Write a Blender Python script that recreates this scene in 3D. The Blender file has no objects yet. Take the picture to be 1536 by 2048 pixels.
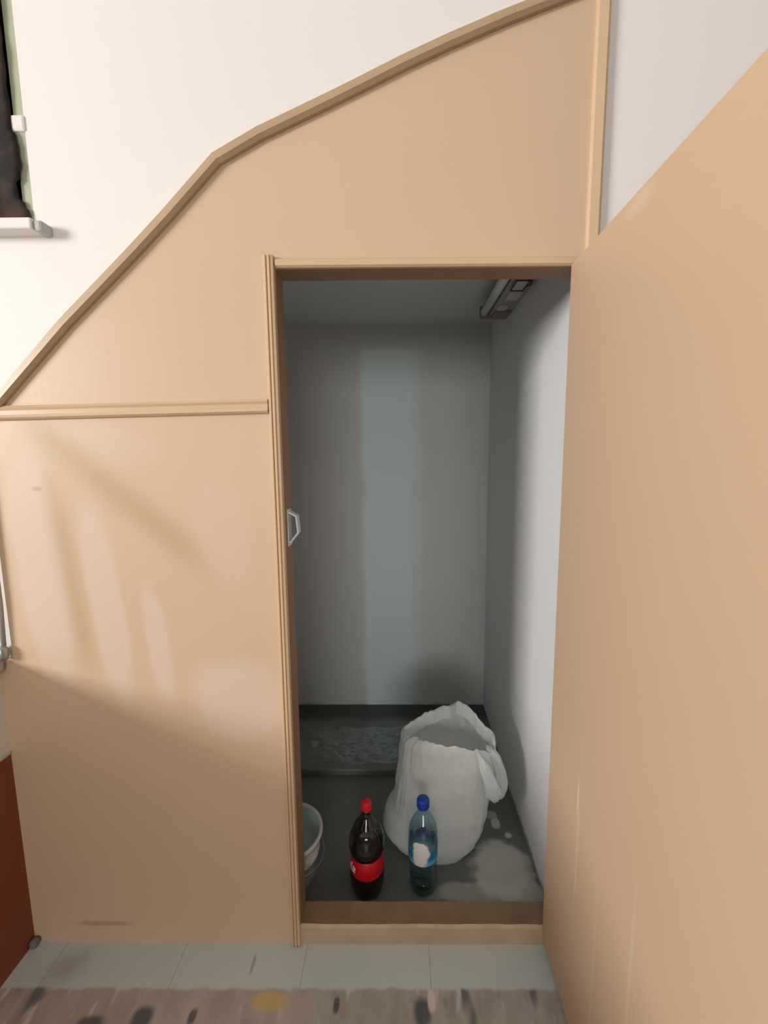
import bpy, bmesh, math, random
from mathutils import Vector, Matrix, noise
random.seed(7)
SC = bpy.context.scene
COL = SC.collection
PI = math.pi

# ------------------------------------------------------------------ camera
cd = bpy.data.cameras.new('camera')
cam = bpy.data.objects.new('camera', cd)
COL.objects.link(cam)
cd.sensor_fit = 'HORIZONTAL'
cd.sensor_width = 36.0
cd.lens = 872.0 / 1536.0 * 36.0
cd.shift_x = -27.0 / 1536.0
cd.clip_start = 0.02
yaw, pitch, roll = math.radians(0.4), math.radians(7.45), math.radians(-0.3)
fw = Vector((-math.sin(yaw)*math.cos(pitch), math.cos(yaw)*math.cos(pitch), -math.sin(pitch)))
rt0 = Vector((math.cos(yaw), math.sin(yaw), 0))
dn0 = fw.cross(rt0)
rt = rt0*math.cos(roll) - dn0*math.sin(roll)
dn = dn0*math.cos(roll) + rt0*math.sin(roll)
m = Matrix((rt, -dn, -fw)).transposed().to_4x4()
m.translation = Vector((0, -1.09, 1.40))
cam.matrix_world = m
SC.camera = cam

# ------------------------------------------------------------------ light
SC.view_settings.view_transform = 'Standard'
SC.view_settings.look = 'None'
SC.view_settings.gamma = 1.0
SC.view_settings.use_curve_mapping = False
SC.view_settings.exposure = -0.09
w = bpy.data.worlds.new('world'); SC.world = w; w.use_nodes = True
w.node_tree.nodes['Background'].inputs[0].default_value = (1.0, 0.96, 0.93, 1)
w.node_tree.nodes['Background'].inputs[1].default_value = 0.14

def area(name, loc, target, sx, sy, power, color):
    l = bpy.data.lights.new(name, 'AREA'); l.shape = 'RECTANGLE'; l.size = sx; l.size_y = sy
    l.energy = power; l.color = color
    o = bpy.data.objects.new(name, l); COL.objects.link(o)
    o.location = loc
    o.rotation_euler = (Vector(target)-Vector(loc)).to_track_quat('-Z', 'Y').to_euler()
    return o
area('daylight_window', (-5.5, -3.4, 2.55), (0.1, 0.0, 1.2), 1.8, 1.4, 350, (1.0, 0.965, 0.93))
area('front_fill_light', (0.0, -5.0, 1.75), (0.0, 0.0, 1.2), 1.6, 1.2, 60, (1.0, 0.965, 0.93))  # unseen fill added in front to brighten the cupboard interior

# ------------------------------------------------------------------ material helpers
class N:
    def __init__(self, name):
        self.m = bpy.data.materials.new(name); self.m.use_nodes = True
        self.t = self.m.node_tree; self.n = self.t.nodes; self.l = self.t.links
        self.b = self.n['Principled BSDF']; self.out = self.n['Material Output']
        self.co = self.n.new('ShaderNodeTexCoord').outputs['Object']
        s = self.n.new('ShaderNodeSeparateXYZ'); self.l.new(self.co, s.inputs[0])
        self.x, self.y, self.z = s.outputs
    def put(self, v, s):
        if isinstance(v, (int, float)): s.default_value = v
        elif isinstance(v, tuple): s.default_value = v if len(v) == 4 else v + (1,)
        else: self.l.new(v, s)
    def math(self, op, a, b=0.0, clamp=False):
        k = self.n.new('ShaderNodeMath'); k.operation = op; k.use_clamp = clamp
        self.put(a, k.inputs[0]); self.put(b, k.inputs[1]); return k.outputs[0]
    def mix(self, f, a, b):
        k = self.n.new('ShaderNodeMix'); k.data_type = 'RGBA'
        self.put(f, k.inputs[0]); self.put(a, k.inputs[6]); self.put(b, k.inputs[7]); return k.outputs[2]
    def noise(self, scale, detail=3, stretch=(1, 1, 1), rough=0.5, off=(0, 0, 0)):
        mp = self.n.new('ShaderNodeMapping'); mp.inputs['Scale'].default_value = stretch
        mp.inputs['Location'].default_value = off
        self.l.new(self.co, mp.inputs[0])
        k = self.n.new('ShaderNodeTexNoise'); k.inputs['Scale'].default_value = scale
        k.inputs['Detail'].default_value = detail; k.inputs['Roughness'].default_value = rough
        self.l.new(mp.outputs[0], k.inputs['Vector']); return k.outputs[0]
    def voronoi(self, scale, stretch=(1, 1, 1)):
        mp = self.n.new('ShaderNodeMapping'); mp.inputs['Scale'].default_value = stretch
        self.l.new(self.co, mp.inputs[0])
        k = self.n.new('ShaderNodeTexVoronoi'); k.inputs['Scale'].default_value = scale
        self.l.new(mp.outputs[0], k.inputs['Vector']); return k
    def ss(self, v, a, b):
        k = self.n.new('ShaderNodeMapRange'); k.interpolation_type = 'SMOOTHSTEP'
        self.put(v, k.inputs[0]); k.inputs[1].default_value = a; k.inputs[2].default_value = b
        return k.outputs[0]
    def blob(self, u, v, cu, cv, ru, rv, edge=0.5, jit=None):
        """soft rounded patch, 1 inside, 0 outside"""
        a = self.math('DIVIDE', self.math('SUBTRACT', u, cu), ru)
        b = self.math('DIVIDE', self.math('SUBTRACT', v, cv), rv)
        d = self.math('SQRT', self.math('ADD', self.math('POWER', self.math('ABSOLUTE', a), 2.6), self.math('POWER', self.math('ABSOLUTE', b), 2.6)))
        if jit is not None: d = self.math('ADD', d, jit)
        return self.ss(d, 1.0+edge, 1.0-edge)
    def band(self, v, a, b, e):
        return self.math('MULTIPLY', self.ss(v, a-e, a+e), self.ss(v, b+e, b-e))
    def done(self, color, rough=0.5, bump=None, bstr=0.1, bdist=0.01, metal=0.0, spec=None):
        self.put(color, self.b.inputs['Base Color']); self.put(rough, self.b.inputs['Roughness'])
        self.b.inputs['Metallic'].default_value = metal
        if spec is not None: self.b.inputs['Specular IOR Level'].default_value = spec
        if bump is not None:
            k = self.n.new('ShaderNodeBump'); k.inputs['Strength'].default_value = bstr
            k.inputs['Distance'].default_value = bdist
            self.l.new(bump, k.inputs['Height']); self.l.new(k.outputs[0], self.b.inputs['Normal'])
        return self.m

def simple(name, c, rough=0.5, metal=0.0, var=0.06, scale=20, spec=None):
    k = N(name); n = k.noise(scale, 3)
    lo = tuple(v*(1-var) for v in c); hi = tuple(min(1, v*(1+var)) for v in c)
    return k.done(k.mix(n, lo, hi), rough, n, 0.05, 0.002, metal, spec)

TAN = (0.645, 0.455, 0.280)
def mat_panel():
    k = N('tan_painted_board')
    big = k.noise(1.6, 3)
    c = k.mix(big, (0.60, 0.435, 0.288), (0.68, 0.50, 0.35))
    u, z = k.x, k.z
    jit = k.math('MULTIPLY', k.math('SUBTRACT', k.noise(5, 3, (1.6, 1, 0.5)), 0.5), 1.1)
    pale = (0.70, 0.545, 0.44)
    # pale patches of light painted into the board colour, running down and right
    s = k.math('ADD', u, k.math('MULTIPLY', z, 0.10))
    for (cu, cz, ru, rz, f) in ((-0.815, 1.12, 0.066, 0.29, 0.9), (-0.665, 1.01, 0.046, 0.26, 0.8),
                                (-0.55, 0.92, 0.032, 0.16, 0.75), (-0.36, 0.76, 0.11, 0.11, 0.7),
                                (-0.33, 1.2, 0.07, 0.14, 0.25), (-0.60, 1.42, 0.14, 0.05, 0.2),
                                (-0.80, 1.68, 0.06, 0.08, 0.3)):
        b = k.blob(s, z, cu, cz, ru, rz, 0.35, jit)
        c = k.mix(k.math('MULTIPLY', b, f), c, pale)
    # darker diagonal shade between the light patches, also painted into the colour
    dline = k.math('ADD', z, k.math('MULTIPLY', u, 0.86))
    dm = k.math('MULTIPLY', k.band(dline, 0.655, 0.735, 0.05), k.band(u, -0.93, -0.52, 0.07))
    c = k.mix(k.math('MULTIPLY', dm, 0.75), c, (0.50, 0.345, 0.195))
    dm2 = k.math('MULTIPLY', k.band(s, -0.765, -0.725, 0.03), k.band(z, 0.86, 1.32, 0.1))
    c = k.mix(k.math('MULTIPLY', dm2, 0.75), c, (0.50, 0.345, 0.195))
    # thin dark mark near the bottom
    sc = k.math('MULTIPLY', k.blob(u, z, -0.86, 0.062, 0.10, 0.010, 0.6, k.math('MULTIPLY', k.noise(22, 2), 0.7)), 0.45)
    c = k.mix(sc, c, (0.20, 0.13, 0.06))
    sc = k.math('MULTIPLY', k.blob(u, z, -0.915, 1.32, 0.012, 0.006, 0.6), 0.4)
    c = k.mix(sc, c, (0.33, 0.22, 0.15))
    fine = k.noise(60, 4, (1, 1, 0.25))
    return k.done(c, 0.42, fine, 0.06, 0.003)
def mat_door():
    k = N('tan_painted_door')
    big = k.noise(1.3, 3, off=(3, 1, 4))
    c = k.mix(big, (0.57, 0.40, 0.258), (0.63, 0.45, 0.31))
    s = k.math('ADD', k.y, k.math('MULTIPLY', k.z, 0.07))
    for (cy, cz, ry, rz, f) in ((-0.188, 0.60, 0.004, 0.05, 0.8), (-0.196, 0.47, 0.006, 0.16, 0.28),
                                (-0.30, 1.79, 0.05, 0.018, 0.25), (-0.43, 0.4, 0.006, 0.25, 0.2), (-0.30, 0.3, 0.006, 0.2, 0.2)):
        b = k.blob(k.y, k.z, cy, cz, ry, rz, 0.6, k.math('MULTIPLY', k.noise(18, 2), 0.5))
        c = k.mix(k.math('MULTIPLY', b, f), c, (0.80, 0.68, 0.52))
    fine = k.noise(50, 4, (1, 1, 0.3))
    return k.done(c, 0.45, fine, 0.05, 0.003)
def mat_white():
    k = N('cream_white_wall_paint')
    c = k.mix(k.noise(1.2, 3), (0.82, 0.78, 0.74), (0.86, 0.82, 0.78))
    return k.done(c, 0.6, k.noise(35, 4), 0.05, 0.003)
def mat_closet(name='pale_grey_blue_distemper', lo=(0.56, 0.60, 0.61), hi=(0.63, 0.65, 0.66)):
    k = N(name)
    c = k.mix(k.noise(2.2, 3), lo, hi)
    # lit vertical band on the back wall, painted into the colour, crisp left edge
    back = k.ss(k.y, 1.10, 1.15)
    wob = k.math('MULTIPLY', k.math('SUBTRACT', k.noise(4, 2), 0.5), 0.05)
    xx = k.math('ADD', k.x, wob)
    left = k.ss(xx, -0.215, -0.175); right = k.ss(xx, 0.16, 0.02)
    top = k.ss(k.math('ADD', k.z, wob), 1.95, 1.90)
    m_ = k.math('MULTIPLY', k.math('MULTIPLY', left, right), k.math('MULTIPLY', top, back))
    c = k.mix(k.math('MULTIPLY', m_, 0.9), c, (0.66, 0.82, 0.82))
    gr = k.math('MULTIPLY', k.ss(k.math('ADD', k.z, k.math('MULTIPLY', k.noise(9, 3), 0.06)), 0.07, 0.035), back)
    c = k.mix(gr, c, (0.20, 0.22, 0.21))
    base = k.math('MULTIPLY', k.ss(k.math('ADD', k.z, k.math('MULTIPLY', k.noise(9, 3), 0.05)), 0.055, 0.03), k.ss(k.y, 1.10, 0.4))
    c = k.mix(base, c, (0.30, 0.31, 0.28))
    return k.done(c, 0.65, k.noise(30, 4), 0.08, 0.003)
def mat_tile():
    k = N('pale_grey_floor_tiles')
    c = k.mix(k.noise(6, 4), (0.50, 0.56, 0.55), (0.60, 0.65, 0.63))
    jx = k.math('ABSOLUTE', k.math('SUBTRACT', k.math('FRACT', k.math('DIVIDE', k.math('SUBTRACT', k.x, 0.076-0.1745), 0.349)), 0.5))
    line = k.ss(jx, 0.006, 0.003)
    c = k.mix(k.math('MULTIPLY', line, 0.4), c, (0.22, 0.22, 0.19))
    d = k.math('MULTIPLY', k.blob(k.x, k.y, -0.415, -0.055, 0.005, 0.03, 0.5, k.math('MULTIPLY', k.noise(30, 2), 0.5)), 0.55)
    c = k.mix(d, c, (0.16, 0.20, 0.17))
    d = k.math('MULTIPLY', k.blob(k.x, k.y, -0.93, -0.06, 0.07, 0.05, 0.6, k.math('MULTIPLY', k.noise(12, 3), 0.8)), 0.5)
    c = k.mix(d, c, (0.26, 0.24, 0.19))
    # dirty speckled terrazzo beyond the tile row
    edge = k.math('ADD', k.y, k.math('MULTIPLY', k.noise(20, 3), 0.022))
    far = k.ss(edge, -0.094, -0.106)
    v = k.voronoi(34, (1, 0.45, 1))
    n2 = k.noise(16, 4, (1, 0.5, 1))
    t = k.mix(n2, (0.24, 0.215, 0.18), (0.58, 0.53, 0.47))
    dk = k.ss(k.noise(15, 2, (1, 0.35, 1), off=(5, 2, 0)), 0.56, 0.70)
    t = k.mix(k.math('MULTIPLY', dk, 0.75), t, (0.08, 0.085, 0.10))
    lt = k.ss(k.noise(30, 2, (1, 0.25, 1), off=(1, 7, 0)), 0.58, 0.72)
    t = k.mix(k.math('MULTIPLY', lt, 0.7), t, (0.70, 0.66, 0.62))
    yl = k.blob(k.x, k.y, -0.345, -0.138, 0.05, 0.024, 0.4, k.math('MULTIPLY', k.noise(30, 2), 0.4))
    t = k.mix(k.math('MULTIPLY', yl, 0.8), t, (0.60, 0.44, 0.17))
    for (bx, by, rx, ry) in ((-0.655, -0.175, 0.03, 0.03), (0.05, -0.160, 0.026, 0.035), (-0.78, -0.185, 0.04, 0.02), (-0.53, -0.17, 0.012, 0.02), (-0.17, -0.145, 0.009, 0.02)):
        t = k.mix(k.math('MULTIPLY', k.blob(k.x, k.y, bx, by, rx, ry, 0.4, k.math('MULTIPLY', k.noise(25, 2), 0.4)), 0.85), t, (0.06, 0.065, 0.08))
    t = k.mix(k.math('MULTIPLY', k.blob(k.x, k.y, 0.075, -0.135, 0.010, 0.025, 0.4), 0.8), t, (0.75, 0.68, 0.60))
    c = k.mix(far, c, t)
    return k.done(c, 0.38, k.noise(40, 3), 0.1, 0.002)
def mat_cement():
    k = N('dark_cement_closet_floor')
    c = k.mix(k.noise(7, 4), (0.095, 0.102, 0.098), (0.19, 0.20, 0.19))
    jit = k.math('MULTIPLY', k.math('SUBTRACT', k.noise(14, 4), 0.5), 1.6)
    # white plaster dust spilled in front of the bag
    for (bx, by, rx, ry, f) in ((0.34, 0.225, 0.10, 0.10, 0.8), (0.25, 0.145, 0.14, 0.035, 0.45), (0.40, 0.14, 0.06, 0.05, 0.6),
                                (0.358, 0.41, 0.018, 0.025, 0.85), (0.395, 0.36, 0.014, 0.013, 0.9), (0.35, 0.45, 0.02, 0.02, 0.5)):
        c = k.mix(k.math('MULTIPLY', k.blob(k.x, k.y, bx, by, rx, ry, 0.3, jit), f), c, (0.55, 0.56, 0.52))
    return k.done(c, 0.5, k.noise(30, 4), 0.25, 0.004)
def mat_slab():
    k = N('damp_grey_cement_slab')
    st = k.noise(5, 4, (0.5, 1.6, 1))
    c = k.mix(st, (0.09, 0.10, 0.095), (0.22, 0.235, 0.22))
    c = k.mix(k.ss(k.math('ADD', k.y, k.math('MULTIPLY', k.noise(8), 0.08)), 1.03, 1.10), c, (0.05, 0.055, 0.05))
    return k.done(c, k.math('ADD', k.math('MULTIPLY', k.noise(9), 0.4), 0.15), k.noise(14, 4), 0.3, 0.006)
def mat_leftwall():
    k = N('white_wall_with_brown_dado')
    e = k.math('ADD', k.z, k.math('MULTIPLY', k.noise(30, 2), 0.006))
    c = k.mix(k.ss(e, 0.602, 0.594), k.mix(k.noise(9), (0.74, 0.71, 0.65), (0.80, 0.77, 0.71)), k.mix(k.noise(4), (0.20, 0.045, 0.018), (0.27, 0.065, 0.028)))
    return k.done(c, 0.5, k.noise(30, 3), 0.1, 0.003)

M = dict(panel=mat_panel(), door=mat_door(), white=mat_white(), closet=mat_closet(), tile=mat_tile(), closetside=mat_closet('lit_side_distemper', (0.76, 0.775, 0.79), (0.80, 0.81, 0.83)),  # closetside: lighter copy of the closet paint, incoming light put into its colour
         cement=mat_cement(), slab=mat_slab(), leftwall=mat_leftwall(),
         trim=simple('tan_moulding_paint', (0.63, 0.45, 0.285), 0.34, 0, 0.05, 9),
         trimdark=simple('worn_brown_edge_moulding', (0.47, 0.335, 0.21), 0.4, 0, 0.12, 14),
         jamb=simple('brown_jamb_paint', (0.30, 0.175, 0.095), 0.5, 0, 0.1, 10),
         sill=simple('scuffed_tan_threshold', (0.47, 0.36, 0.24), 0.5, 0, 0.22, 14),
         silltop=simple('shaded_brown_threshold_top', (0.25, 0.165, 0.095), 0.5, 0, 0.3, 12),  # top face darker than the front, its shade put into the colour
         whitepaint=simple('white_gloss_paint', (0.80, 0.76, 0.74), 0.35),
         greycap=simple('grey_chipped_end', (0.50, 0.51, 0.49), 0.6, 0, 0.15, 30),
         sage=simple('sage_green_frame_paint', (0.42, 0.44, 0.31), 0.45, 0, 0.1, 8),
         bulb=simple('unlit_white_tube', (0.80, 0.82, 0.80), 0.3),
         batten=simple('dusty_grey_batten', (0.40, 0.40, 0.36), 0.6, 0, 0.2, 25),
         battenpale=simple('pale_batten_cover', (0.60, 0.61, 0.60), 0.5, 0, 0.1, 25),
         brownpl=simple('brown_aged_plastic', (0.26, 0.22, 0.19), 0.55, 0, 0.2, 25),
         black=simple('black_wire', (0.02, 0.02, 0.02), 0.5),
         zinc=simple('pale_zinc', (0.72, 0.78, 0.82), 0.35, 0.25, 0.06, 30),
         redcap=simple('red_cap_plastic', (0.62, 0.012, 0.018), 0.4),
         bluecap=simple('blue_cap_plastic', (0.008, 0.045, 0.34), 0.35),
         cola=simple('dark_cola', (0.010, 0.007, 0.006), 0.08, 0, 0.1, 10, 0.6),
         script=simple('white_lettering', (0.85, 0.82, 0.82), 0.4),
         labelred=simple('red_label', (0.55, 0.008, 0.02), 0.22, 0, 0.08, 30),
         wire=simple('steel_wire', (0.45, 0.45, 0.43), 0.35, 0.8),
         pipe=simple('pale_conduit', (0.40, 0.37, 0.33), 0.5))
def mat_bucket():
    k = N('dirty_white_bucket_plastic')
    ang = k.noise(16, 3)
    c = k.mix(ang, (0.55, 0.57, 0.54), (0.66, 0.67, 0.63))
    sp = k.ss(k.noise(26, 3, off=(4, 4, 1)), 0.56, 0.64)
    c = k.mix(k.math('MULTIPLY', sp, 0.6), c, (0.34, 0.27, 0.20))
    return k.done(c, 0.4, k.noise(20, 3), 0.1, 0.003)
M['bucket'] = mat_bucket()
M['bucketin'] = simple('grey_blue_bucket_inside', (0.62, 0.73, 0.73), 0.45)
def mat_bag():
    k = N('translucent_white_plastic_film')
    n = k.noise(8, 4, (1, 1, 0.5))
    c = k.mix(n, (0.80, 0.84, 0.835), (0.90, 0.93, 0.92))
    bs = k.b; k.put(c, bs.inputs['Base Color']); bs.inputs['Roughness'].default_value = 0.26
    bump = k.n.new('ShaderNodeBump'); bump.inputs['Strength'].default_value = 0.8; bump.inputs['Distance'].default_value = 0.008
    k.l.new(k.noise(22, 4, (1.2, 1.2, 0.45)), bump.inputs['Height']); k.l.new(bump.outputs[0], bs.inputs['Normal'])
    tl = k.n.new('ShaderNodeBsdfTranslucent'); k.put(c, tl.inputs[0])
    tr = k.n.new('ShaderNodeBsdfTransparent'); tr.inputs[0].default_value = (0.92, 0.95, 0.94, 1)
    m1 = k.n.new('ShaderNodeMixShader'); m1.inputs[0].default_value = 0.35
    k.l.new(bs.outputs[0], m1.inputs[1]); k.l.new(tl.outputs[0], m1.inputs[2])
    m2 = k.n.new('ShaderNodeMixShader'); m2.inputs[0].default_value = 0.12
    k.l.new(m1.outputs[0], m2.inputs[1]); k.l.new(tr.outputs[0], m2.inputs[2])
    k.l.new(m2.outputs[0], k.out.inputs[0]); return k.m
M['bag'] = mat_bag()
def clear(name, tint, gloss=0.12, rough=0.06):
    k = N(name)
    tr = k.n.new('ShaderNodeBsdfTransparent'); tr.inputs[0].default_value = tint + (1,)
    gl = k.n.new('ShaderNodeBsdfGlossy'); gl.inputs['Roughness'].default_value = rough
    lw = k.n.new('ShaderNodeLayerWeight'); lw.inputs[0].default_value = 0.35
    f = k.math('ADD', k.math('MULTIPLY', lw.outputs['Facing'], 0.35), gloss*0.5, True)
    mx = k.n.new('ShaderNodeMixShader'); k.l.new(f, mx.inputs[0])
    k.l.new(tr.outputs[0], mx.inputs[1]); k.l.new(gl.outputs[0], mx.inputs[2])
    k.l.new(mx.outputs[0], k.out.inputs[0]); return k.m
M['pet'] = clear('clear_bluish_pet', (0.70, 0.88, 0.93))
M['petbrown'] = clear('clear_neck_pet', (0.40, 0.36, 0.34))
M['film'] = clear('clear_crumpled_film', (0.93, 0.97, 0.97), 0.30, 0.10)
M['pane'] = clear('window_glass', (0.80, 0.84, 0.84), 0.08, 0.02)
def mat_waterlabel():
    k = N('blue_and_white_bottle_label')
    ang = k.math('ARCTAN2', k.y, k.x)
    jag = k.math('SUBTRACT', k.noise(30, 3, (1, 1, 0.8)), 0.5)
    hz = k.math('ADD', k.z, k.math('MULTIPLY', jag, 0.11))
    blue = k.ss(hz, 0.178, 0.162)
    c = k.mix(k.ss(k.z, 0.140, 0.128), (0.008, 0.17, 0.42), (0.12, 0.52, 0.66))
    cen = k.blob(ang, k.z, -1.74, 0.160, 0.58, 0.044, 0.25, k.math('MULTIPLY', jag, 2.2))
    c = k.mix(cen, c, (0.82, 0.83, 0.82))
    al = k.math('MAXIMUM', k.math('MULTIPLY', blue, 0.85), k.math('MULTIPLY', cen, 0.9), True)
    k.put(al, k.b.inputs['Alpha'])
    return k.done(c, 0.3)
M['waterlabel'] = mat_waterlabel()
def mat_cloth():
    k = N('dark_brown_hanging_cloth')
    c = k.mix(k.ss(k.noise(14, 3), 0.4, 0.62), (0.012, 0.010, 0.009), (0.045, 0.022, 0.016))
    c = k.mix(k.ss(k.z, 2.0, 1.96), c, (0.05, 0.022, 0.012))
    return k.done(c, 0.9, k.noise(50, 3), 0.3, 0.004)
M['cloth'] = mat_cloth()

# ------------------------------------------------------------------ object helpers
def link(name, bm, mat, parent=None, smooth=False, bevel=0.0):
    me = bpy.data.meshes.new(name)
    bmesh.ops.recalc_face_normals(bm, faces=bm.faces)
    off = parent.matrix_basis.translation if parent else None
    root = parent
    shift = Vector((0, 0, 0))
    while root is not None:
        shift += root.matrix_basis.translation; root = root.parent
    bmesh.ops.translate(bm, verts=bm.verts, vec=-shift)
    bm.to_mesh(me); bm.free()
    me.materials.append(mat)
    o = bpy.data.objects.new(name, me); COL.objects.link(o)
    if parent: o.parent = parent
    if smooth:
        for p in me.polygons: p.use_smooth = True
    if bevel:
        b = o.modifiers.new('bevel', 'BEVEL'); b.width = bevel; b.segments = 2; b.limit_method = 'ANGLE'
    return o
def struct(name, bm, mat, **kw):
    o = link(name, bm, mat, **kw)
    o['kind'] = 'structure'; return o
def thing(name, loc, label, cat):
    o = bpy.data.objects.new(name, None); COL.objects.link(o); o.location = loc
    o.empty_display_size = 0.05
    o['label'] = label; o['category'] = cat; return o
def box(x0, x1, y0, y1, z0, z1, bm=None):
    bm = bm or bmesh.new()
    v = [bm.verts.new((x, y, z)) for x in (x0, x1) for y in (y0, y1) for z in (z0, z1)]
    for f in ((0, 1, 3, 2), (4, 6, 7, 5), (0, 4, 5, 1), (2, 3, 7, 6), (0, 2, 6, 4), (1, 5, 7, 3)):
        bm.faces.new([v[i] for i in f])
    return bm
def prism(pts, y0, y1, bm=None):
    """polygon in the x-z plane given thickness along y"""
    bm = bm or bmesh.new()
    a = [bm.verts.new((x, y0, z)) for x, z in pts]; b = [bm.verts.new((x, y1, z)) for x, z in pts]
    n = len(pts)
    bm.faces.new(a); bm.faces.new(b[::-1])
    for i in range(n): bm.faces.new((a[i], b[i], b[(i+1) % n], a[(i+1) % n]))
    return bm
def sweep(path, profile, bm=None, up=Vector((0, -1, 0))):
    """sweep a profile (side, out) along a polyline in the x-z plane; 'out' is towards the room"""
    bm = bm or bmesh.new(); rings = []
    P = [Vector(p) for p in path]
    for i, p in enumerate(P):
        a = (P[i]-P[i-1]).normalized() if i else None
        b = (P[i+1]-P[i]).normalized() if i < len(P)-1 else None
        t = ((a or b) + (b or a)).normalized()
        s = t.cross(up).normalized()
        k = 1.0/max(0.5, t.dot(b or a))
        rings.append([bm.verts.new(p + s*(q[0]*k) + up*q[1]) for q in profile])
    n = len(profile)
    for r0, r1 in zip(rings, rings[1:]):
        for j in range(n): bm.faces.new((r0[j], r0[(j+1) % n], r1[(j+1) % n], r1[j]))
    bm.faces.new(rings[0]); bm.faces.new(rings[-1][::-1])
    return bm
def lathe(prof, c, seg=40, bm=None, close=False, fn=None):
    bm = bm or bmesh.new(); rings = []
    for r, z in prof:
        if r < 1e-5: rings.append([bm.verts.new((c[0], c[1], c[2]+z))]); continue
        ring = []
        for i in range(seg):
            a = 2*PI*i/seg; rr = fn(r, z, a) if fn else r
            ring.append(bm.verts.new((c[0]+rr*math.cos(a), c[1]+rr*math.sin(a), c[2]+z)))
        rings.append(ring)
    for r0, r1 in zip(rings, rings[1:]):
        for i in range(seg):
            j = (i+1) % seg
            if len(r0) == 1: bm.faces.new((r0[0], r1[i], r1[j]))
            elif len(r1) == 1: bm.faces.new((r0[i], r0[j], r1[0]))
            else: bm.faces.new((r0[i], r0[j], r1[j], r1[i]))
    return bm
def tube(pts, r, seg=10, bm=None):
    bm = bm or bmesh.new(); P = [Vector(p) for p in pts]; rings = []
    ref = Vector((0, 0, 1))
    for i, p in enumerate(P):
        t = (P[min(i+1, len(P)-1)]-P[max(i-1, 0)]).normalized()
        if abs(t.dot(ref)) > 0.95: ref = Vector((1, 0, 0))
        u = t.cross(ref).normalized(); v = t.cross(u)
        rings.append([bm.verts.new(p + (u*math.cos(2*PI*k/seg)+v*math.sin(2*PI*k/seg))*r) for k in range(seg)])
    for r0, r1 in zip(rings, rings[1:]):
        for j in range(seg): bm.faces.new((r0[j], r0[(j+1) % seg], r1[(j+1) % seg], r1[j]))
    bm.faces.new(rings[0]); bm.faces.new(rings[-1][::-1])
    return bm

# ------------------------------------------------------------------ room shell
SL = [(-1.03, 1.470), (-0.971, 1.531), (-0.794, 1.706), (-0.621, 1.860), (-0.527, 1.947), (-0.410, 2.061), (-0.312, 2.111),
      (-0.175, 2.168), (-0.086, 2.206), (0.014, 2.250), (0.113, 2.290), (0.231, 2.334), (0.349, 2.374), (0.461, 2.410)]
OX0, OX1, OZ1 = -0.293, 0.401, 1.835

def floor_bm():
    return box(-4.0, 3.0, -4.5, 0.0, -0.08, 0.0)
struct('floor', floor_bm(), M['tile'])
struct('trim_1', box(-0.70, 0.56, 0.0, 1.25, -0.08, 0.0), M['cement'])      # cement floor of the cupboard
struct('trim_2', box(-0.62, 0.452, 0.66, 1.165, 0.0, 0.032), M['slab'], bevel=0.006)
# white wall above and beside the panelling, with the window hole
def wall_back():
    bm = bmesh.new()
    y0, y1 = 0.004, 0.14
    wx0, wx1, wz0, wz1 = -1.75, -0.853, 1.935, 2.75
    prism([(-4.0, 0.0), (-1.03, 0.0), (-1.03, 1.45), SL[0], (-4.0, SL[0][1])], y0, y1, bm)
    # between stair line and window bottom, over the slope
    prism([(-4.0, SL[0][1])] + [p for p in SL if p[1] < wz0] + [(-0.539, wz0), (-4.0, wz0)], y0, y1, bm)
    prism([(-4.0, wz0), (wx0, wz0), (wx0, wz1), (-4.0, wz1)], y0, y1, bm)
    prism([(wx1, wz0), (-0.539, wz0)] + [p for p in SL if p[1] > wz0] + [(0.461, 3.3), (wx1, 3.3)], y0, y1, bm)
    prism([(-4.0, wz1), (wx1, wz1), (wx1, 3.3), (-4.0, 3.3)], y0, y1, bm)
    prism([(0.461, 0.0), (3.0, 0.0), (3.0, 3.3), (0.461, 3.3)], y0, y1, bm)
    bmesh.ops.remove_doubles(bm, verts=bm.verts, dist=1e-5)
    return bm
struct('wall_back', wall_back(), M['white'])
struct('ceiling', box(-4.0, 3.0, -4.5, 0.14, 3.3, 3.4), M['white'])
# low wall on the left with a brown dado and a coping
lw = struct('wall_left', box(-1.19, -1.07, -2.6, 0.012, 0.0, 0.84), M['leftwall'])
struct('trim_3', box(-1.215, -1.048, -2.62, -0.004, 0.84, 0.872), M['greycap'], bevel=0.008)
struct('trim_4', tube([(-1.072, -2.6, 0.600), (-1.072, -0.002, 0.600)], 0.006, 8), M['greycap'])
struct('trim_5', box(-1.070, -1.050, -0.022, -0.0, 0.0, 0.022), simple('dark_grey_grout', (0.20, 0.17, 0.15), 0.7), bevel=0.006)

# panelled front of the under-stairs cupboard
def panel():
    bm = bmesh.new(); y0, y1 = 0.0, 0.035
    prism([(-1.03, 0.0), (OX0-0.006, 0.0), (OX0-0.006, OZ1+0.006), (0.438, OZ1+0.006), (0.438, 0.0), (0.461, 0.0)] + SL[::-1], y0, y1, bm)
    return bm
def wall_front():
    bm = panel()
    # split off the ngons into clean triangles
    bmesh.ops.triangulate(bm, faces=[f for f in bm.faces if len(f.verts) > 4])
    return bm
struct('wall_front', wall_front(), M['panel'])
# narrow left strip that carries the panel down to the low wall
struct('trim_6', box(-1.07, -1.03, 0.002, 0.034, 0.0, 0.872), M['panel'])
# slanted edge moulding along the stairs
prof = [(0.004, -0.002), (0.004, 0.010), (-0.003, 0.017), (-0.012, 0.016), (-0.017, 0.010), (-0.024, 0.009), (-0.027, 0.004), (-0.027, -0.002)]
struct('trim_7', sweep([(x, 0.0, z) for x, z in SL[:-1]] + [(0.445, 0.0, 2.4055)], prof), M['trimdark'])
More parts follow.
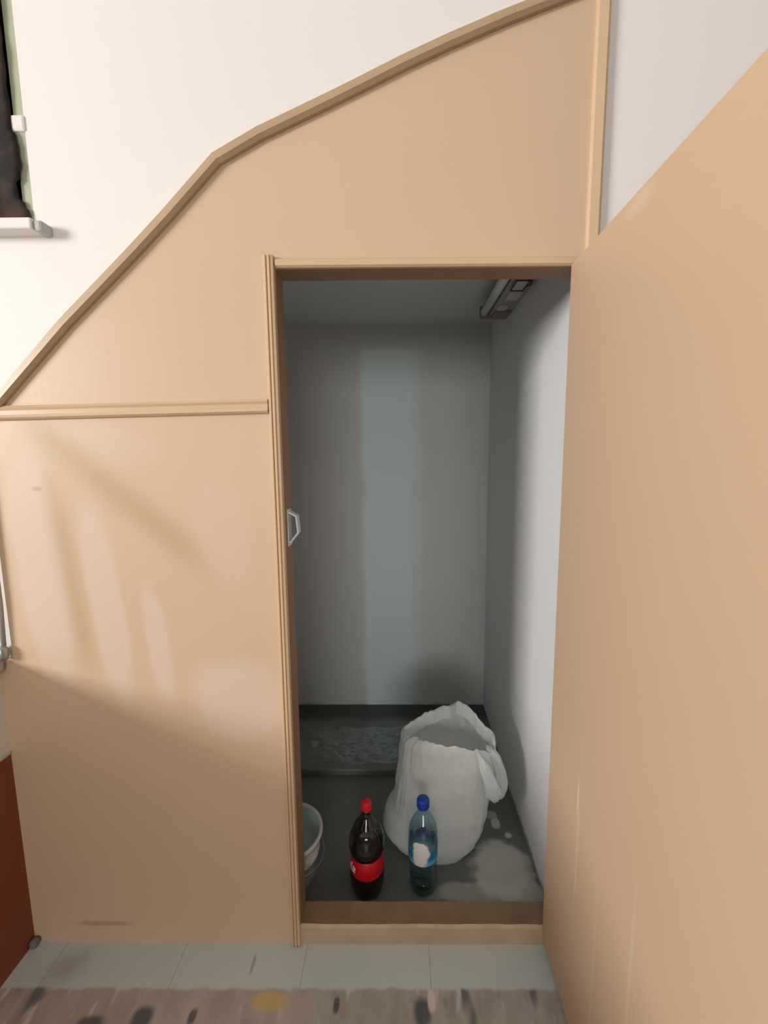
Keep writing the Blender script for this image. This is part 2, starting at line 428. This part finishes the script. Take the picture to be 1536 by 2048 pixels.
# right upright moulding
pr2 = [(-0.016, -0.002), (-0.016, 0.005), (-0.011, 0.011), (0.008, 0.014), (0.014, 0.011), (0.016, 0.004), (0.016, -0.002)]
struct('trim_8', sweep([(0.447, 0, 0.0), (0.447, 0, 2.406)], pr2), M['trim'])
# horizontal rail between the two boards on the left
pr3 = [(-0.018, -0.002), (-0.018, 0.006), (-0.012, 0.011), (-0.006, 0.008), (0.004, 0.008), (0.011, 0.012), (0.016, 0.006), (0.016, -0.002)]
struct('trim_9', sweep([(-1.03, 0, 1.505), (-0.322, 0, 1.519)], pr3), M['trim'])
# door frame: reeded architrave, head, jambs, threshold
pr4 = [(-0.013, -0.002), (-0.013, 0.007), (-0.010, 0.0135), (-0.006, 0.014), (-0.004, 0.009), (-0.002, 0.014), (0.003, 0.0145), (0.005, 0.010), (0.007, 0.0145), (0.012, 0.013), (0.013, 0.008), (0.013, -0.002)]
frame = thing('door_frame', (-0.28, 0.035, 0.0), 'tan painted wooden frame with reeded left upright around the open cupboard doorway', 'door frame')
fa = link('upright', sweep([(-0.306, 0, 0.006), (-0.306, 0, 1.862)], pr4), M['trim'], frame)
pr5 = [(-0.010, -0.002), (-0.010, 0.006), (-0.006, 0.010), (0.006, 0.010), (0.010, 0.005), (0.010, -0.002)]
link('head_moulding', sweep([(-0.291, 0, 1.846), (0.418, 0, 1.846)], pr5), M['trim'], frame)
link('jamb', box(-0.2985, -0.293, 0.001, 0.070, 0.0, OZ1+0.005), M['jamb'], frame)
link('jamb', box(0.440, 0.452, 0.036, 0.070, 0.0, OZ1), M['jamb'], frame)
link('head', box(-0.293, 0.4375, 0.001, 0.070, OZ1, OZ1+0.005), M['jamb'], frame)
def sill_bm():
    bm = bmesh.new()
    nx = 40; pr = [(0.004, 0.0), (-0.004, 0.0), (-0.005, 0.030), (-0.003, 0.052), (0.003, 0.0585), (0.035, 0.057), (0.068, 0.058), (0.070, 0.050), (0.070, 0.0)]
    rings = []
    for i in range(nx+1):
        x = -0.293 + (0.733)*i/nx
        rings.append([bm.verts.new((x, y + (0.0015*noise.noise(Vector((x*20, y*30, 3))) if z > .01 else 0), z + (0.0025*noise.noise(Vector((x*16, y*40, z*30))) if z > 0.03 else 0))) for y, z in pr])
    for a, b in zip(rings, rings[1:]):
        for j in range(len(pr)-1): bm.faces.new((a[j], a[j+1], b[j+1], b[j]))
    bm.faces.new(rings[0]); bm.faces.new(rings[-1])
    return bm
so = link('threshold', sill_bm(), M['sill'], frame)
so.data.materials.append(M['silltop'])
for p in so.data.polygons:
    if abs(p.normal.z) > 0.9 and p.center.z > 0.05 - 0.0 and p.center.y + 0.035 > 0.003: p.material_index = 1
# pale metal striker on the left jamb
st = bmesh.new()
box(-0.2930, -0.2905, 0.022, 0.058, 1.165, 1.262, st)
lk = link('strike_plate', st, M['zinc'], frame, bevel=0.001)
lk['label'] = 'pale metal catch screwed to the left jamb'
kb = sweep([(-0.291, 0.0, 1.254), (-0.272, 0.0, 1.243), (-0.268, 0.0, 1.200), (-0.289, 0.0, 1.174)],
           [(-0.002, -0.056), (-0.002, -0.030), (0.002, -0.030), (0.002, -0.056)])
link('keeper', kb, M['zinc'], lk)

# closet walls and ceiling
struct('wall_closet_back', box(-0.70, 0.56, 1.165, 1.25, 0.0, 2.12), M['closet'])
struct('wall_closet_right', box(0.452, 0.56, 0.14, 1.165, 0.0, 2.12), M['closetside'])
struct('wall_closet_front_return', box(0.452, 0.4605, 0.035, 0.14, 0.0, 2.12), M['closetside'])
struct('wall_closet_left', box(-0.70, -0.62, 0.035, 1.165, 0.0, 2.12), M['closet'])
struct('ceiling_closet', box(-0.62, 0.452, 0.035, 1.165, 2.035, 2.12), M['closet'])

# ------------------------------------------------------------------ open door leaf
door = bpy.data.objects.new('door_1', None); COL.objects.link(door); door.location = (0.418, 0, 0.027); door['kind'] = 'structure'
link('leaf', box(0.401, 0.436, -0.735, -0.003, 0.022, 1.838), M['door'], door, bevel=0.002)
for hz in (0.25, 0.95, 1.62):
    h = bmesh.new(); tube([(0.4395, -0.004, hz-0.04), (0.4395, -0.004, hz+0.04)], 0.005, 10, h)
    link('hinge', h, M['wire'], door, smooth=True)
hb = bmesh.new()
link('handle', tube([(0.436, -0.68, 0.95), (0.462, -0.68, 0.95), (0.462, -0.68, 1.07), (0.436, -0.68, 1.07)], 0.006, 10, hb), M['zinc'], door)

# ------------------------------------------------------------------ window in the back wall (top left)
win = bpy.data.objects.new('window_1', None); COL.objects.link(win); win.location = (-1.3, 0.05, 1.94); win['kind'] = 'structure'
fb = bmesh.new()
box(-0.877, -0.853, 0.0055, 0.06, 1.935, 2.75, fb); box(-1.75, -1.726, 0.0055, 0.06, 1.935, 2.75, fb)
box(-1.726, -0.877, 0.0055, 0.06, 2.726, 2.75, fb); box(-1.726, -0.877, 0.0055, 0.06, 1.935, 1.95, fb)
link('window_frame', fb, M['sage'], win)
link('pane', box(-1.726, -0.877, 0.05, 0.054, 1.95, 2.726), M['pane'], win)
link('window_sill', box(-1.80, -0.832, -0.035, 0.055, 1.912, 1.937), M['whitepaint'], win, bevel=0.004)
e_ = link('sill_end', box(-0.832, -0.812, -0.030, 0.012, 1.910, 1.934), M['greycap'], win, bevel=0.006)
e_['label'] = 'grey chipped end of the sill'
struct('wall_outdoor', box(-4.0, -0.75, 0.32, 0.36, 1.7, 2.9), simple('dark_outdoor_wall', (0.03, 0.028, 0.026), 0.9))
lt = link('stay', box(-0.886, -0.850, 0.0, 0.03, 2.135, 2.170), M['whitepaint'], win, bevel=0.005)
def cloth():
    bm = bmesh.new(); cols = []
    nz, nx = 90, 60
    for i in range(nz+1):
        z = 1.942 + (2.70-1.942)*i/nz; row = []
        edge = -0.876 + 0.004*noise.noise(Vector((0, 0, z*16)))
        if z < 2.13: edge += 0.006 + 0.007*noise.noise(Vector((3, 0, z*38))) + (0.011 if z < 1.975 else 0) - (0.010 if 1.985 < z < 2.03 else 0)
        else: edge -= 0.002
        edge = min(edge, -0.856)
        for j in range(nx+1):
            x = -1.70 + (edge+1.70)*j/nx
            y = 0.004 + 0.008*math.sin(x*60+2*noise.noise(Vector((x*4, 0, z*4)))) * min(1, (nx-j)/6) + 0.004*noise.noise(Vector((x*20, 1, z*20)))
            row.append(bm.verts.new((x, y-0.007, z)))
        cols.append(row)
    for a, b in zip(cols, cols[1:]):
        for j in range(nx): bm.faces.new((a[j], a[j+1], b[j+1], b[j]))
    ret = bmesh.ops.extrude_face_region(bm, geom=bm.faces[:])
    bmesh.ops.translate(bm, verts=[v for v in ret['geom'] if isinstance(v, bmesh.types.BMVert)], vec=(0, 0.002, 0))
    return bm
cl = link('curtain', cloth(), M['cloth'], smooth=True)
cl['label'] = 'dark brown curtain with a ragged edge hanging over the window'; cl['category'] = 'curtain'

# ------------------------------------------------------------------ conduit down the left corner
cp = thing('conduit_pipe', (-1.049, -0.008, 0.88), 'pale thin conduit pipe running down the left edge of the tan board', 'pipe')
link('pipe', tube([(-1.041, -0.010, 0.905), (-1.036, -0.010, 1.02), (-1.036, -0.010, 1.465)], 0.006, 12), M['pipe'], cp, smooth=True)
link('end_fitting', lathe([(0, -0.018), (0.012, -0.018), (0.014, -0.008), (0.014, 0.010), (0.009, 0.018), (0, 0.018)], (-1.043, -0.014, 0.892), 20), M['wire'], cp, smooth=True)

# ------------------------------------------------------------------ fluorescent batten in the closet
fl = thing('fluorescent_light', (0.40, 0.55, 1.965), 'unlit fluorescent tube on a dusty grey batten at the top of the cupboard right wall', 'light')
link('batten', box(0.372, 0.4515, 0.24, 0.835, 1.972, 2.034), M['batten'], fl, bevel=0.004)
link('tube', tube([(0.352, 0.262, 1.985), (0.352, 0.815, 1.985)], 0.0155, 20), M['bulb'], fl, smooth=True)
for yy in (0.235, 0.815):
    lh = link('lamp_holder', box(0.334, 0.385, yy, yy+0.022, 1.962, 2.012), M['brownpl'], fl, bevel=0.006)
link('end_cap', box(0.380, 0.446, 0.745, 0.842, 1.963, 1.975), M['brownpl'], fl, bevel=0.006)
link('ballast', box(0.386, 0.423, 0.425, 0.500, 1.960, 1.9725), M['battenpale'], fl, bevel=0.002)
bw = bmesh.new()
x0, x1, y0, y1, zz = 0.383, 0.427, 0.421, 0.506, 1.962
tube([(x0, y0, zz), (x1, y0, zz), (x1, y1, zz), (x0, y1, zz), (x0, y0, zz)], 0.0024, 8, bw)
tube([(x1, 0.47, zz), (0.438, 0.455, zz), (0.440, 0.44, 1.975)], 0.0024, 8, bw)
link('wiring', bw, M['black'], fl)
link('cover_plate', box(0.392, 0.436, 0.545, 0.620, 1.966, 1.9725), M['battenpale'], fl, bevel=0.002)
link('cover_plate', box(0.384, 0.420, 0.680, 0.735, 1.966, 1.9725), M['battenpale'], fl, bevel=0.002)

# ------------------------------------------------------------------ bucket behind the left jamb
BC = (-0.387, 0.213, 0.0)
bk = thing('bucket', BC, 'small dirty white plastic bucket half hidden behind the left door jamb', 'bucket')
link('body', lathe([(0, 0.0), (0.092, 0.0), (0.096, 0.004), (0.106, 0.085), (0.109, 0.086), (0.110, 0.092), (0.107, 0.094), (0.114, 0.150), (0.1155, 0.158), (0.112, 0.158)], BC, 64), M['bucket'], bk, smooth=True)
link('inside', lathe([(0.112, 0.158), (0.103, 0.09), (0.092, 0.012), (0, 0.012)], BC, 64), M['bucketin'], bk, smooth=True)
link('rim', lathe([(0.110, 0.156), (0.1145, 0.162), (0.1205, 0.161), (0.1215, 0.153), (0.1205, 0.144), (0.114, 0.144)], BC, 64), M['bucket'], bk, smooth=True)
hp = []
for i in range(25):
    a = -0.35 + (PI+0.7-0.0)*i/24*1.0
    hp.append((BC[0]+0.1235*math.cos(a-PI*0.5-0.0+0.35*0), BC[1]+0.1235*math.sin(a-PI*0.5)*1.0, 0.128 - 0.055*math.sin(PI*i/24)))
link('handle', tube(hp, 0.0018, 8), M['wire'], bk, smooth=True)

def scaled(prof, kr, kz): return [(a*kr, b*kz) for a, b in prof]
# ------------------------------------------------------------------ cola bottle
CC = (-0.113, 0.162, 0.0)
cb = thing('cola_bottle', CC, 'large plastic bottle of dark cola with red cap and red label', 'bottle')
def petal(r, z, a):
    return r*(1-0.10*max(0, (0.03-z)/0.03)*(0.5+0.5*math.cos(5*a)))
cprof = [(0, 0.006), (0.030, 0.002), (0.044, 0.0), (0.050, 0.012), (0.0525, 0.03), (0.0535, 0.05), (0.053, 0.070), (0.0505, 0.076), (0.0505, 0.136), (0.0525, 0.142),
         (0.0545, 0.156), (0.0545, 0.172), (0.052, 0.190), (0.045, 0.209), (0.034, 0.228), (0, 0.228)]
link('body', lathe(scaled(cprof, 1.04, 1.03), CC, 50, fn=petal), M['cola'], cb, smooth=True)
link('neck', lathe(scaled([(0.034, 0.228), (0.025, 0.242), (0.0175, 0.254), (0.0145, 0.262), (0.0135, 0.272), (0.0165, 0.274), (0.0165, 0.277), (0.013, 0.279)], 1.04, 1.03), CC, 32), M['petbrown'], cb, smooth=True)
def knurl(r, z, a): return r*(1+0.025*math.cos(36*a)) if 0.284 < z < 0.310 else r
link('cap', lathe([(0, 0.283), (0.0158, 0.283), (0.0165, 0.286), (0.0165, 0.308), (0.0148, 0.312), (0, 0.313)], CC, 144, fn=knurl), M['redcap'], cb, smooth=True)
lab = link('label', lathe(scaled([(0.0507, 0.076), (0.0516, 0.0775), (0.0516, 0.1345), (0.0507, 0.136)], 1.04, 1.03), CC, 64), M['labelred'], cb, smooth=True)
# white script on the label: real text wrapped round the cylinder
def wrapped_text(s, size, r, zc, a0, shear, c, mat, parent, name='lettering'):
    cu = bpy.data.curves.new(name, 'FONT'); cu.body = s; cu.size = size; cu.shear = shear; cu.align_x = 'CENTER'; cu.align_y = 'CENTER'
    cu.offset = size*0.012; cu.resolution_u = 4
    tmp = bpy.data.objects.new('tmp', cu); COL.objects.link(tmp)
    dg = bpy.context.evaluated_depsgraph_get()
    me = bpy.data.meshes.new_from_object(tmp.evaluated_get(dg))
    bm = bmesh.new(); bm.from_mesh(me)
    bmesh.ops.subdivide_edges(bm, edges=[e for e in bm.edges if e.calc_length() > 0.006], cuts=2)
    for v in bm.verts:
        a = a0 + v.co.x/r; v.co = Vector((c[0]+r*math.cos(a), c[1]+r*math.sin(a), c[2]+zc+v.co.y))
    bpy.data.objects.remove(tmp); bpy.data.meshes.remove(me)
    return link(name, bm, mat, parent)
wrapped_text('Coca-Cola', 0.046, 0.0522*1.04, 0.110, -4.12, 0.35, CC, M['script'], lab)

# ------------------------------------------------------------------ water bottle
WC = (0.068, 0.168, 0.0)
wb = thing('water_bottle', WC, 'clear bluish water bottle with blue cap and blue white label', 'bottle')
def ribs(r, z, a):
    k = 1.0
    if 0.03 < z < 0.10: k -= 0.035*(0.5+0.5*math.cos(z*2*PI/0.014))
    if z < 0.03: k -= 0.10*(0.03-z)/0.03*(0.5+0.5*math.cos(5*a))
    return r*k
wprof = [(0, 0.008), (0.026, 0.002), (0.038, 0.0), (0.043, 0.010), (0.0445, 0.025)] + [(0.0445, 0.03+0.0035*i) for i in range(21)] + \
        [(0.0455, 0.108), (0.0465, 0.114), (0.0465, 0.186), (0.0468, 0.200), (0.0455, 0.212), (0.040, 0.232), (0.030, 0.252), (0.020, 0.268), (0.0145, 0.280), (0.0135, 0.284), (0.0185, 0.285), (0.0185, 0.288), (0.0135, 0.289)]
link('body', lathe(wprof, WC, 60, fn=ribs), M['pet'], wb, smooth=True)
link('water', lathe([(0, 0.008), (0.026, 0.004), (0.036, 0.004), (0.040, 0.02), (0.0415, 0.05), (0, 0.05)], WC, 40), clear('greenish_water', (0.45, 0.62, 0.55), 0.05), wb, smooth=True)
link('label', lathe([(0.0470, 0.118), (0.0474, 0.119), (0.0476, 0.198), (0.0472, 0.199)], WC, 60), M['waterlabel'], wb, smooth=True)
def knurl2(r, z, a): return r*(1+0.02*math.cos(40*a)) if 0.290 < z < 0.314 else r
link('cap', lathe([(0, 0.288), (0.019, 0.288), (0.0198, 0.291), (0.0198, 0.312), (0.018, 0.316), (0, 0.317)], WC, 160, fn=knurl2), M['bluecap'], wb, smooth=True)

# ------------------------------------------------------------------ plastic bag
def interp(tab, v):
    if v <= tab[0][0]: return tab[0][1]
    for (a, x), (b, y) in zip(tab, tab[1:]):
        if v <= b:
            t = (v-a)/(b-a); t = t*t*(3-2*t); return x+(y-x)*t
    return tab[-1][1]
LEFT = [(0, 0.03), (0.03, -0.035), (0.07, -0.068), (0.11, -0.060), (0.15, -0.032), (0.20, -0.022), (0.30, -0.008), (0.38, 0.002), (0.43, 0.030), (0.50, 0.090)]
RIGHT = [(0, 0.235), (0.03, 0.272), (0.08, 0.298), (0.14, 0.312), (0.2, 0.322), (0.30, 0.338), (0.36, 0.340), (0.42, 0.315), (0.50, 0.275)]
FRONT = [(0, 0.240), (0.05, 0.233), (0.12, 0.238), (0.2, 0.250), (0.3, 0.262), (0.38, 0.274), (0.45, 0.290), (0.50, 0.31)]
BACK = [(0, 0.45), (0.08, 0.48), (0.2, 0.49), (0.3, 0.49), (0.42, 0.47), (0.5, 0.44)]
RIM = [(0, 0.385), (25, 0.400), (45, 0.430), (62, 0.470), (76, 0.480), (92, 0.450), (115, 0.425), (140, 0.408), (165, 0.400), (195, 0.405), (215, 0.420), (240, 0.420), (270, 0.412), (300, 0.395), (325, 0.368), (345, 0.365), (360, 0.385)]
def bag():
    bm = bmesh.new(); seg = 160; nz = 70; rings = []
    def pt(a, z, shrink=1.0):
        xl, xr, yf, yb = interp(LEFT, z), interp(RIGHT, z), interp(FRONT, z), interp(BACK, z)
        cx, cy = (xl+xr)/2, (yf+yb)/2; rx, ry = (xr-xl)/2, (yb-yf)/2
        ca, sa = math.cos(a), math.sin(a); e = 2/2.5
        x = math.copysign(abs(ca)**e, ca); y = math.copysign(abs(sa)**e, sa)
        wr = 1.0 + (0.015+0.05*(z/0.45))*noise.noise(Vector((ca*2.2, sa*2.2, z*3.0+5))) \
             + (0.010+0.022*(z/0.45)**2)*noise.noise(Vector((ca*7, sa*7, z*4.0))) + 0.008*noise.noise(Vector((ca*16, sa*16, z*14))) \
             + (0.010+0.03*(z/0.45))*(0.25-abs(noise.noise(Vector((ca*4.5+z*3, sa*4.5, z*7+9))))) + 0.012*(0.2-abs(noise.noise(Vector((ca*9, sa*9+z*5, z*16+3)))))
        k = wr*shrink
        return Vector((cx + rx*x*k, cy + ry*y*k, z))
    for i in range(nz+1):
        t = i/nz; ring = []
        for j in range(seg):
            a = 2*PI*j/seg; deg = math.degrees(a) % 360
            H = interp(RIM, deg) + 0.006*noise.noise(Vector((math.cos(a)*9, math.sin(a)*9, 2)))
            z = max(0.0, H*t)
            ring.append(bm.verts.new(pt(a, z)))
        rings.append(ring)
    # rolled rim and a short inner fall so the mouth reads as a thin open sack
    for (dz, sh) in ((0.002, 0.985), (-0.012, 0.96), (-0.05, 0.945)):
        ring = []
        for j in range(seg):
            a = 2*PI*j/seg; deg = math.degrees(a) % 360
            H = interp(RIM, deg) + 0.006*noise.noise(Vector((math.cos(a)*9, math.sin(a)*9, 2)))
            p = pt(a, H, sh); p.z = H+dz; ring.append(bm.verts.new(p))
        rings.append(ring)
    for r0, r1 in zip(rings, rings[1:]):
        for j in range(seg): bm.faces.new((r0[j], r0[(j+1) % seg], r1[(j+1) % seg], r1[j]))
    c = bm.verts.new((0.14, 0.35, 0.0))
    for j in range(seg): bm.faces.new((c, rings[0][(j+1) % seg], rings[0][j]))
    return bm
pb = thing('plastic_bag', (0.14, 0.35, 0.0), 'white translucent plastic bag standing open beside the closet right wall', 'bag')
link('sack', bag(), M['bag'], pb, smooth=True)
def crumple(path, w0, fold, seed, thick=0.012):
    """a gathered strip of film: wide lens-shaped section with pleats"""
    bm = bmesh.new(); P = [Vector(p) for p in path]; rings = []
    n = len(P); S = 28
    pts = []
    for i in range(n-1):
        for s in range(6):
            pts.append(P[i].lerp(P[i+1], s/6))
    pts.append(P[-1]); n = len(pts)
    for it in range(6): pts = [pts[0]] + [(pts[i-1]+pts[i]*2+pts[i+1])/4 for i in range(1, n-1)] + [pts[-1]]
    for i, p in enumerate(pts):
        t = (pts[min(i+1, n-1)]-pts[max(i-1, 0)]).normalized()
        u = t.cross(Vector((0, 1, 0))).normalized(); v = t.cross(u)
        wdt = interp(w0, i/(n-1))
        ring = []
        for k in range(S):
            a = 2*PI*k/S
            q = 1 + 0.22*noise.noise(Vector((math.cos(a)*2, math.sin(a)*2, i*0.25+seed)))
            pl = 1 + fold*math.cos(7*a+i*0.2)
            ring.append(bm.verts.new(p + u*math.cos(a)*wdt*q*pl + v*math.sin(a)*thick*q*pl))
        rings.append(ring)
    for r0, r1 in zip(rings, rings[1:]):
        for j in range(S): bm.faces.new((r0[j], r0[(j+1) % S], r1[(j+1) % S], r1[j]))
    bm.faces.new(rings[0]); bm.faces.new(rings[-1][::-1])
    return bm
link('handle', crumple([(0.300, 0.330, 0.375), (0.325, 0.325, 0.355), (0.347, 0.325, 0.300), (0.352, 0.33, 0.245), (0.346, 0.33, 0.200), (0.332, 0.335, 0.190)],
                       [(0, 0.006), (0.3, 0.018), (0.7, 0.026), (0.93, 0.024), (1, 0.014)], 0.10, 2.0, 0.018), M['bag'], pb, smooth=True)
link('handle', crumple([(0.262, 0.290, 0.385), (0.285, 0.268, 0.335), (0.308, 0.272, 0.275), (0.322, 0.285, 0.225), (0.328, 0.300, 0.200)],
                       [(0, 0.006), (0.25, 0.018), (0.7, 0.027), (0.93, 0.022), (1, 0.012)], 0.12, 5.0, 0.012), M['bag'], pb, smooth=True)

# ------------------------------------------------------------------ crumpled clear film on the slab
def film():
    bm = bmesh.new(); nx, ny = 60, 36; rows = []
    for j in range(ny+1):
        row = []
        for i in range(nx+1):
            u, v = i/nx, j/ny
            x = -0.50 + 0.58*u + 0.03*noise.noise(Vector((v*4, 1, 0))); y = 0.70 + 0.26*v + 0.03*noise.noise(Vector((u*5, 2, 0)))
            e = min(1, min(u, 1-u, v, 1-v)*9)
            z = 0.0335 + 0.022*e*abs(noise.noise(Vector((x*9, y*14, 1)))) + 0.010*e*abs(noise.noise(Vector((x*30, y*34, 4))))
            row.append(bm.verts.new((x, y, z)))
        rows.append(row)
    for a, b in zip(rows, rows[1:]):
        for i in range(nx): bm.faces.new((a[i], a[i+1], b[i+1], b[i]))
    return bm
fo = link('plastic_sheet', film(), M['film'])
fo['label'] = 'crumpled clear plastic sheet lying on the raised slab behind the bag'; fo['category'] = 'plastic sheet'
